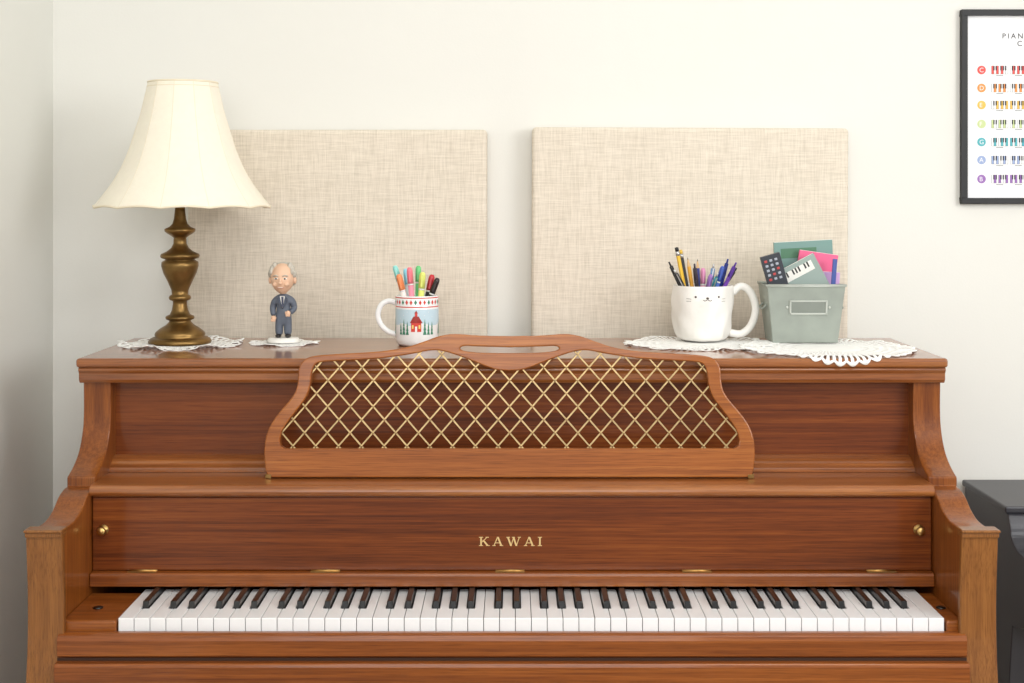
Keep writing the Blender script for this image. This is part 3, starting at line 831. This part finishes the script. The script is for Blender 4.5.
for q in ((-hw,hw,hh-.003,hh),(-hw,hw,-hh,-hh+.003),(-hw,-hw+.003,-hh,hh),(hw-.003,hw,-hh,hh)):
    mm.box(q[0],q[1],-.0022,.0005,q[2],q[3],T=T)
mm.box(-hw+.002,hw-.002,-.0008,.0005,-hh+.002,hh-.002,mi=1,T=T)
for sg in (-1,1): mm.ell((sg*(hw+.004),-.0006,0),(.0025,.0015,.0025),seg=12,rings=8,T=T)
mm.obj('label_holder',[mat('holder_metal',(200,204,196),0.4,0.4,0.06,30),mat('holder_plate',(134,140,132),0.5,0.2,0.06,30)],binE,bevel=0.0004)
for sg in (-1,1):
    a,b=bl(.62,0)
    X=bx+sg*a
    M().tube(cr([(X,by-.018,bz+HB*.66),(X+sg*.006,by-.018,bz+HB*.60),(X+sg*.007,by,bz+HB*.57),(X+sg*.006,by+.018,bz+HB*.60),(X,by+.018,bz+HB*.66)],4),.0018,8).obj('side_handle',galv,binE)
def slab(cxp,cyp,w,h,t,depth,rot,lean,mats,name,label,cat,deco=None,bev=0.0008):
    X=PX(cxp,2+depth); Z=PZ(cyp,2+depth)
    T=Matrix.Translation((X,depth,Z))@Matrix.Rotation(math.radians(rot),4,'Y')@Matrix.Rotation(math.radians(lean),4,'X')
    m=M(); m.box(-w/2,w/2,-t/2,t/2,-h/2,h/2,mi=0,T=T)
    if deco: deco(m,T,w,h,t)
    o=m.obj(name,mats,bevel=bev); tag(o,label,cat); return o
paper=mat('paper_white',(238,236,230),0.8)
def bookdeco(m,T,w,h,t):
    m.box(-w/2+.001,w/2-.0003,-t/2+.0012,t/2-.0012,-h/2+.0005,h/2+.0004,mi=1,T=T)
slab(804,272,.108,.115,.008,.495,-3,2,[mat('cover_teal',(122,156,150),.5),paper,mat('cover_green',(84,128,100),.5)],'notebook','teal clothbound notebook standing in metal bin','notebook',
  lambda m,T,w,h,t:(bookdeco(m,T,w,h,t),m.box(-w/2+.012,w/2-.03,-t/2-.0006,-t/2,h/2-.03,h/2-.012,mi=2,T=T)))
slab(815,278,.072,.095,.006,.480,8,2,[mat('cover_pink',(236,106,148),.5),paper],'notebook','bright pink notebook standing in metal bin','notebook',bookdeco)
slab(829,291,.036,.070,.004,.469,3,1,[mat('card_lilac',(206,166,214),.6),paper],'note_pad','lilac note pad standing in metal bin','note pad',bookdeco)
def kdeco(m,T,w,h,t):
    bookdeco(m,T,w,h,t)
    m.box(-w/2+.006,w/2-.010,-t/2-.0005,-t/2,h/2-.026,h/2-.008,mi=1,T=T)
    for k in range(9):
        if k%7 in (2,6): continue
        x=-w/2+.010+k*.006
        m.box(x,x+.003,-t/2-.0010,-t/2-.0004,h/2-.018,h/2-.008,mi=2,T=T)
slab(804,282,.078,.078,.006,.456,-28,2,[mat('cover_bluegrey',(152,168,162),.5),paper,mat('ink_dark',(40,42,44),.5)],'notebook','blue-grey notebook printed with piano keys, tilted in metal bin','notebook',kdeco)
def rdeco(m,T,w,h,t):
    for r_ in range(5):
        for c_ in range(3):
            x=-w/2+.007+c_*.0095; z=h/2-.010-r_*.0085
            m.box(x-.0026,x+.0026,-t/2-.0012,-t/2+.0002,z-.0022,z+.0022,mi=1 if (r_+c_)%4 else 2,T=T)
slab(776,278,.036,.088,.010,.440,-16,2,[mat('remote_black',(52,56,64),.4),mat('button_grey',(170,176,188),.5),mat('button_red',(190,70,70),.5)],'remote_control','black remote control with grey buttons, leaning in metal bin','remote control',rdeco,bev=.0015)
slab(834,274,.008,.055,.004,.452,4,1,[mat('card_navy',(70,90,160),.5),paper],'bookmark','narrow navy blue card standing in metal bin','card')

# ---------------------------------------------------------------- picture frame / chart
fxL=PX(959.5,2.66); fzT=PZ(9.5,2.65); fzB=PZ(204,2.65); fW=.335
fr=empty('picture_frame',(fxL+fW/2,D(2.65),fzB),'black framed printed piano chord chart hanging on wall','picture frame')
bf=.012
m=M()
y0,y1=D(2.646),D(2.6595)
m.box(fxL,fxL+fW,y0,y1,fzT-bf,fzT).box(fxL,fxL+fW,y0,y1,fzB,fzB+bf).box(fxL,fxL+bf,y0,y1,fzB+bf,fzT-bf).box(fxL+fW-bf,fxL+fW,y0,y1,fzB+bf,fzT-bf)
m.obj('frame_border',mat('frame_black',(14,14,16),.5,bump=.05),fr,bevel=.001)
rows=[(70,(230,92,88),'C'),(88,(242,156,82),'D'),(105,(238,194,92),'E'),(124,(206,220,160),'F'),(142,(90,182,192),'G'),(160,(160,178,218),'A'),(179,(158,114,186),'B')]
PB=D(2.655)
m=M(); m.box(fxL+bf-.001,fxL+fW-bf+.001,PB,D(2.659),fzB+bf-.001,fzT-bf+.001,mi=0)
cm=[mat('print_paper',(244,244,246),.7),mat('print_ink',(50,50,56),.7)]
for yy,c,l in rows: cm.append(mat('print_'+l,c,.7))
sw=F/2.655
for ri,(yy,c,l) in enumerate(rows):
    z=PZ(yy,2.655); X=PX(981.5,2.655)
    n=24
    m.prism([(X+4.3/sw*math.cos(2*math.pi*k/n),z+4.3/sw*math.sin(2*math.pi*k/n)) for k in range(n)],PB-.0004,PB+.0001,'Y',mi=2+ri)
    vs,fs=textmesh(l,.0125,thick=.0001)
    T=Matrix.Translation((X-.0045,PB-.0006,z-.0043))@Matrix.Rotation(math.radians(90),4,'X')
    m.add(vs,fs,0,False,T)
    for g_ in range(5):
        X0=PX(991.5+g_*18.6,2.655); kw=2.35/sw; hh=4.2/sw
        e=.0003
        m.box(X0,X0+7*kw,PB-e,PB,z-hh,z-hh+.0004,mi=1)
        for k in range(8): m.box(X0+k*kw-.0002,X0+k*kw+.0002,PB-e,PB,z-hh,z+hh,mi=1)
        for k in range(7):
            if k in ((ri+g_)%7,(ri+g_+2)%7,(ri+g_+4)%7): m.box(X0+k*kw+.0002,X0+(k+1)*kw-.0002,PB-.0002,PB,z-hh,z+hh,mi=2+ri)
        for k in (1,2,4,5,6): m.box(X0+k*kw-.0012,X0+k*kw+.0012,PB-.0006,PB,z-hh*.1,z+hh,mi=1)
        m.box(X0+2*kw,X0+5*kw,PB-.0004,PB,z-hh-.0035,z-hh-.0025,mi=1)
for txt,xx,yy,sz in (('PIANO CHORD',1002,38.5,.0145),('CHART',1017,46,.0145)):
    vs,fs=textmesh(txt,sz,spacing=1.45,thick=.0001)
    T=Matrix.Translation((PX(xx,2.655),PB-.0005,PZ(yy,2.655)))@Matrix.Rotation(math.radians(90),4,'X')
    m.add(vs,fs,1,False,T)
m.obj('chart_print',cm,fr,label='white printed chart with coloured circles and small keyboards')

# ---------------------------------------------------------------- black digital piano
blk_m=mat('satin_black',(54,54,60),.35,0,.06,12)
blk2=mat('satin_black_inner',(30,30,34),.4)
bX=.885; bX2=2.25
dp=empty('digital_piano',((bX+bX2)/2,.4,0),'black console digital piano standing beside the brown piano','piano')
sp=[(2.63,.775),(2.415,.775)]+cr([(2.40,.772),(2.392,.755),(2.385,.735),(2.36,.720),(2.33,.716),(2.30,.712),(2.275,.70),(2.268,.68),(2.275,.655),(2.29,.64)],4)+[(2.29,.60),(2.38,.58),(2.40,.45),(2.40,.08),(2.28,.05),(2.28,0),(2.63,0)]
for a,b in ((bX,bX+.03),(bX2-.03,bX2)):
    M().prism([(D(p),q) for p,q in sp],a,b,'X').obj('side_panel',blk_m,dp,bevel=.002)
M().box(bX-.003,bX2+.006,D(2.405),D(2.64),.774,.786).obj('top_board',blk_m,dp,bevel=.003)
M().box(bX+.031,bX2-.031,D(2.42),D(2.44),.66,.775).obj('upper_panel',blk2,dp)
M().box(bX+.031,bX2-.031,D(2.29),D(2.42),.60,.655).obj('key_bed',blk_m,dp,bevel=.002)
kl=[(2.42,.715),(2.36,.712),(2.31,.700),(2.292,.68),(2.292,.656),(2.42,.656)]
M().prism([(D(p),q) for p,q in kl],bX+.031,bX2-.031,'X').obj('key_cover',blk_m,dp,bevel=.003)
M().box(bX+.031,bX2-.031,D(2.55),D(2.57),.15,.598).obj('lower_panel',blk2,dp)

# ---------------------------------------------------------------- lights
def area(name,loc,target,size,power,col=(1,1,1),sy=None):
    l=bpy.data.lights.new(name,'AREA'); l.shape='RECTANGLE'; l.size=size; l.size_y=sy or size; l.energy=power; l.color=col
    o=bpy.data.objects.new(name,l); COL.objects.link(o); o.location=loc
    o.rotation_euler=(Vector(target)-Vector(loc)).to_track_quat('-Z','Y').to_euler(); return o
area('window_light',(2.2,-1.8,1.8),(-0.1,0.4,1.1),1.2,35,(0.985,0.99,1),1.1)
area('ceiling_bounce_fill',(0.3,-1.2,2.55),(0.2,-0.2,0),1.7,26,(1,0.99,0.97),1.1)  # added fill lamp imitating light bounced off the ceiling
area('room_bounce',(-0.2,-3.0,1.7),(-0.3,0.4,0.8),1.8,25,(1,0.995,0.985),1.2)
w=bpy.data.worlds.new('World'); scene.world=w; w.use_nodes=True
bg=w.node_tree.nodes['Background']; bg.inputs['Color'].default_value=(0.975,0.985,0.99,1); bg.inputs['Strength'].default_value=0.5

cam=bpy.data.cameras.new('camera'); co=bpy.data.objects.new('camera',cam); COL.objects.link(co)
cam.sensor_width=36; cam.lens=F/1024*36; cam.clip_start=0.05
cam.shift_y=-(341.5-HY)/1024
co.location=(0,-2.0,CZ); co.rotation_euler=(math.radians(90),0,0)
scene.camera=co
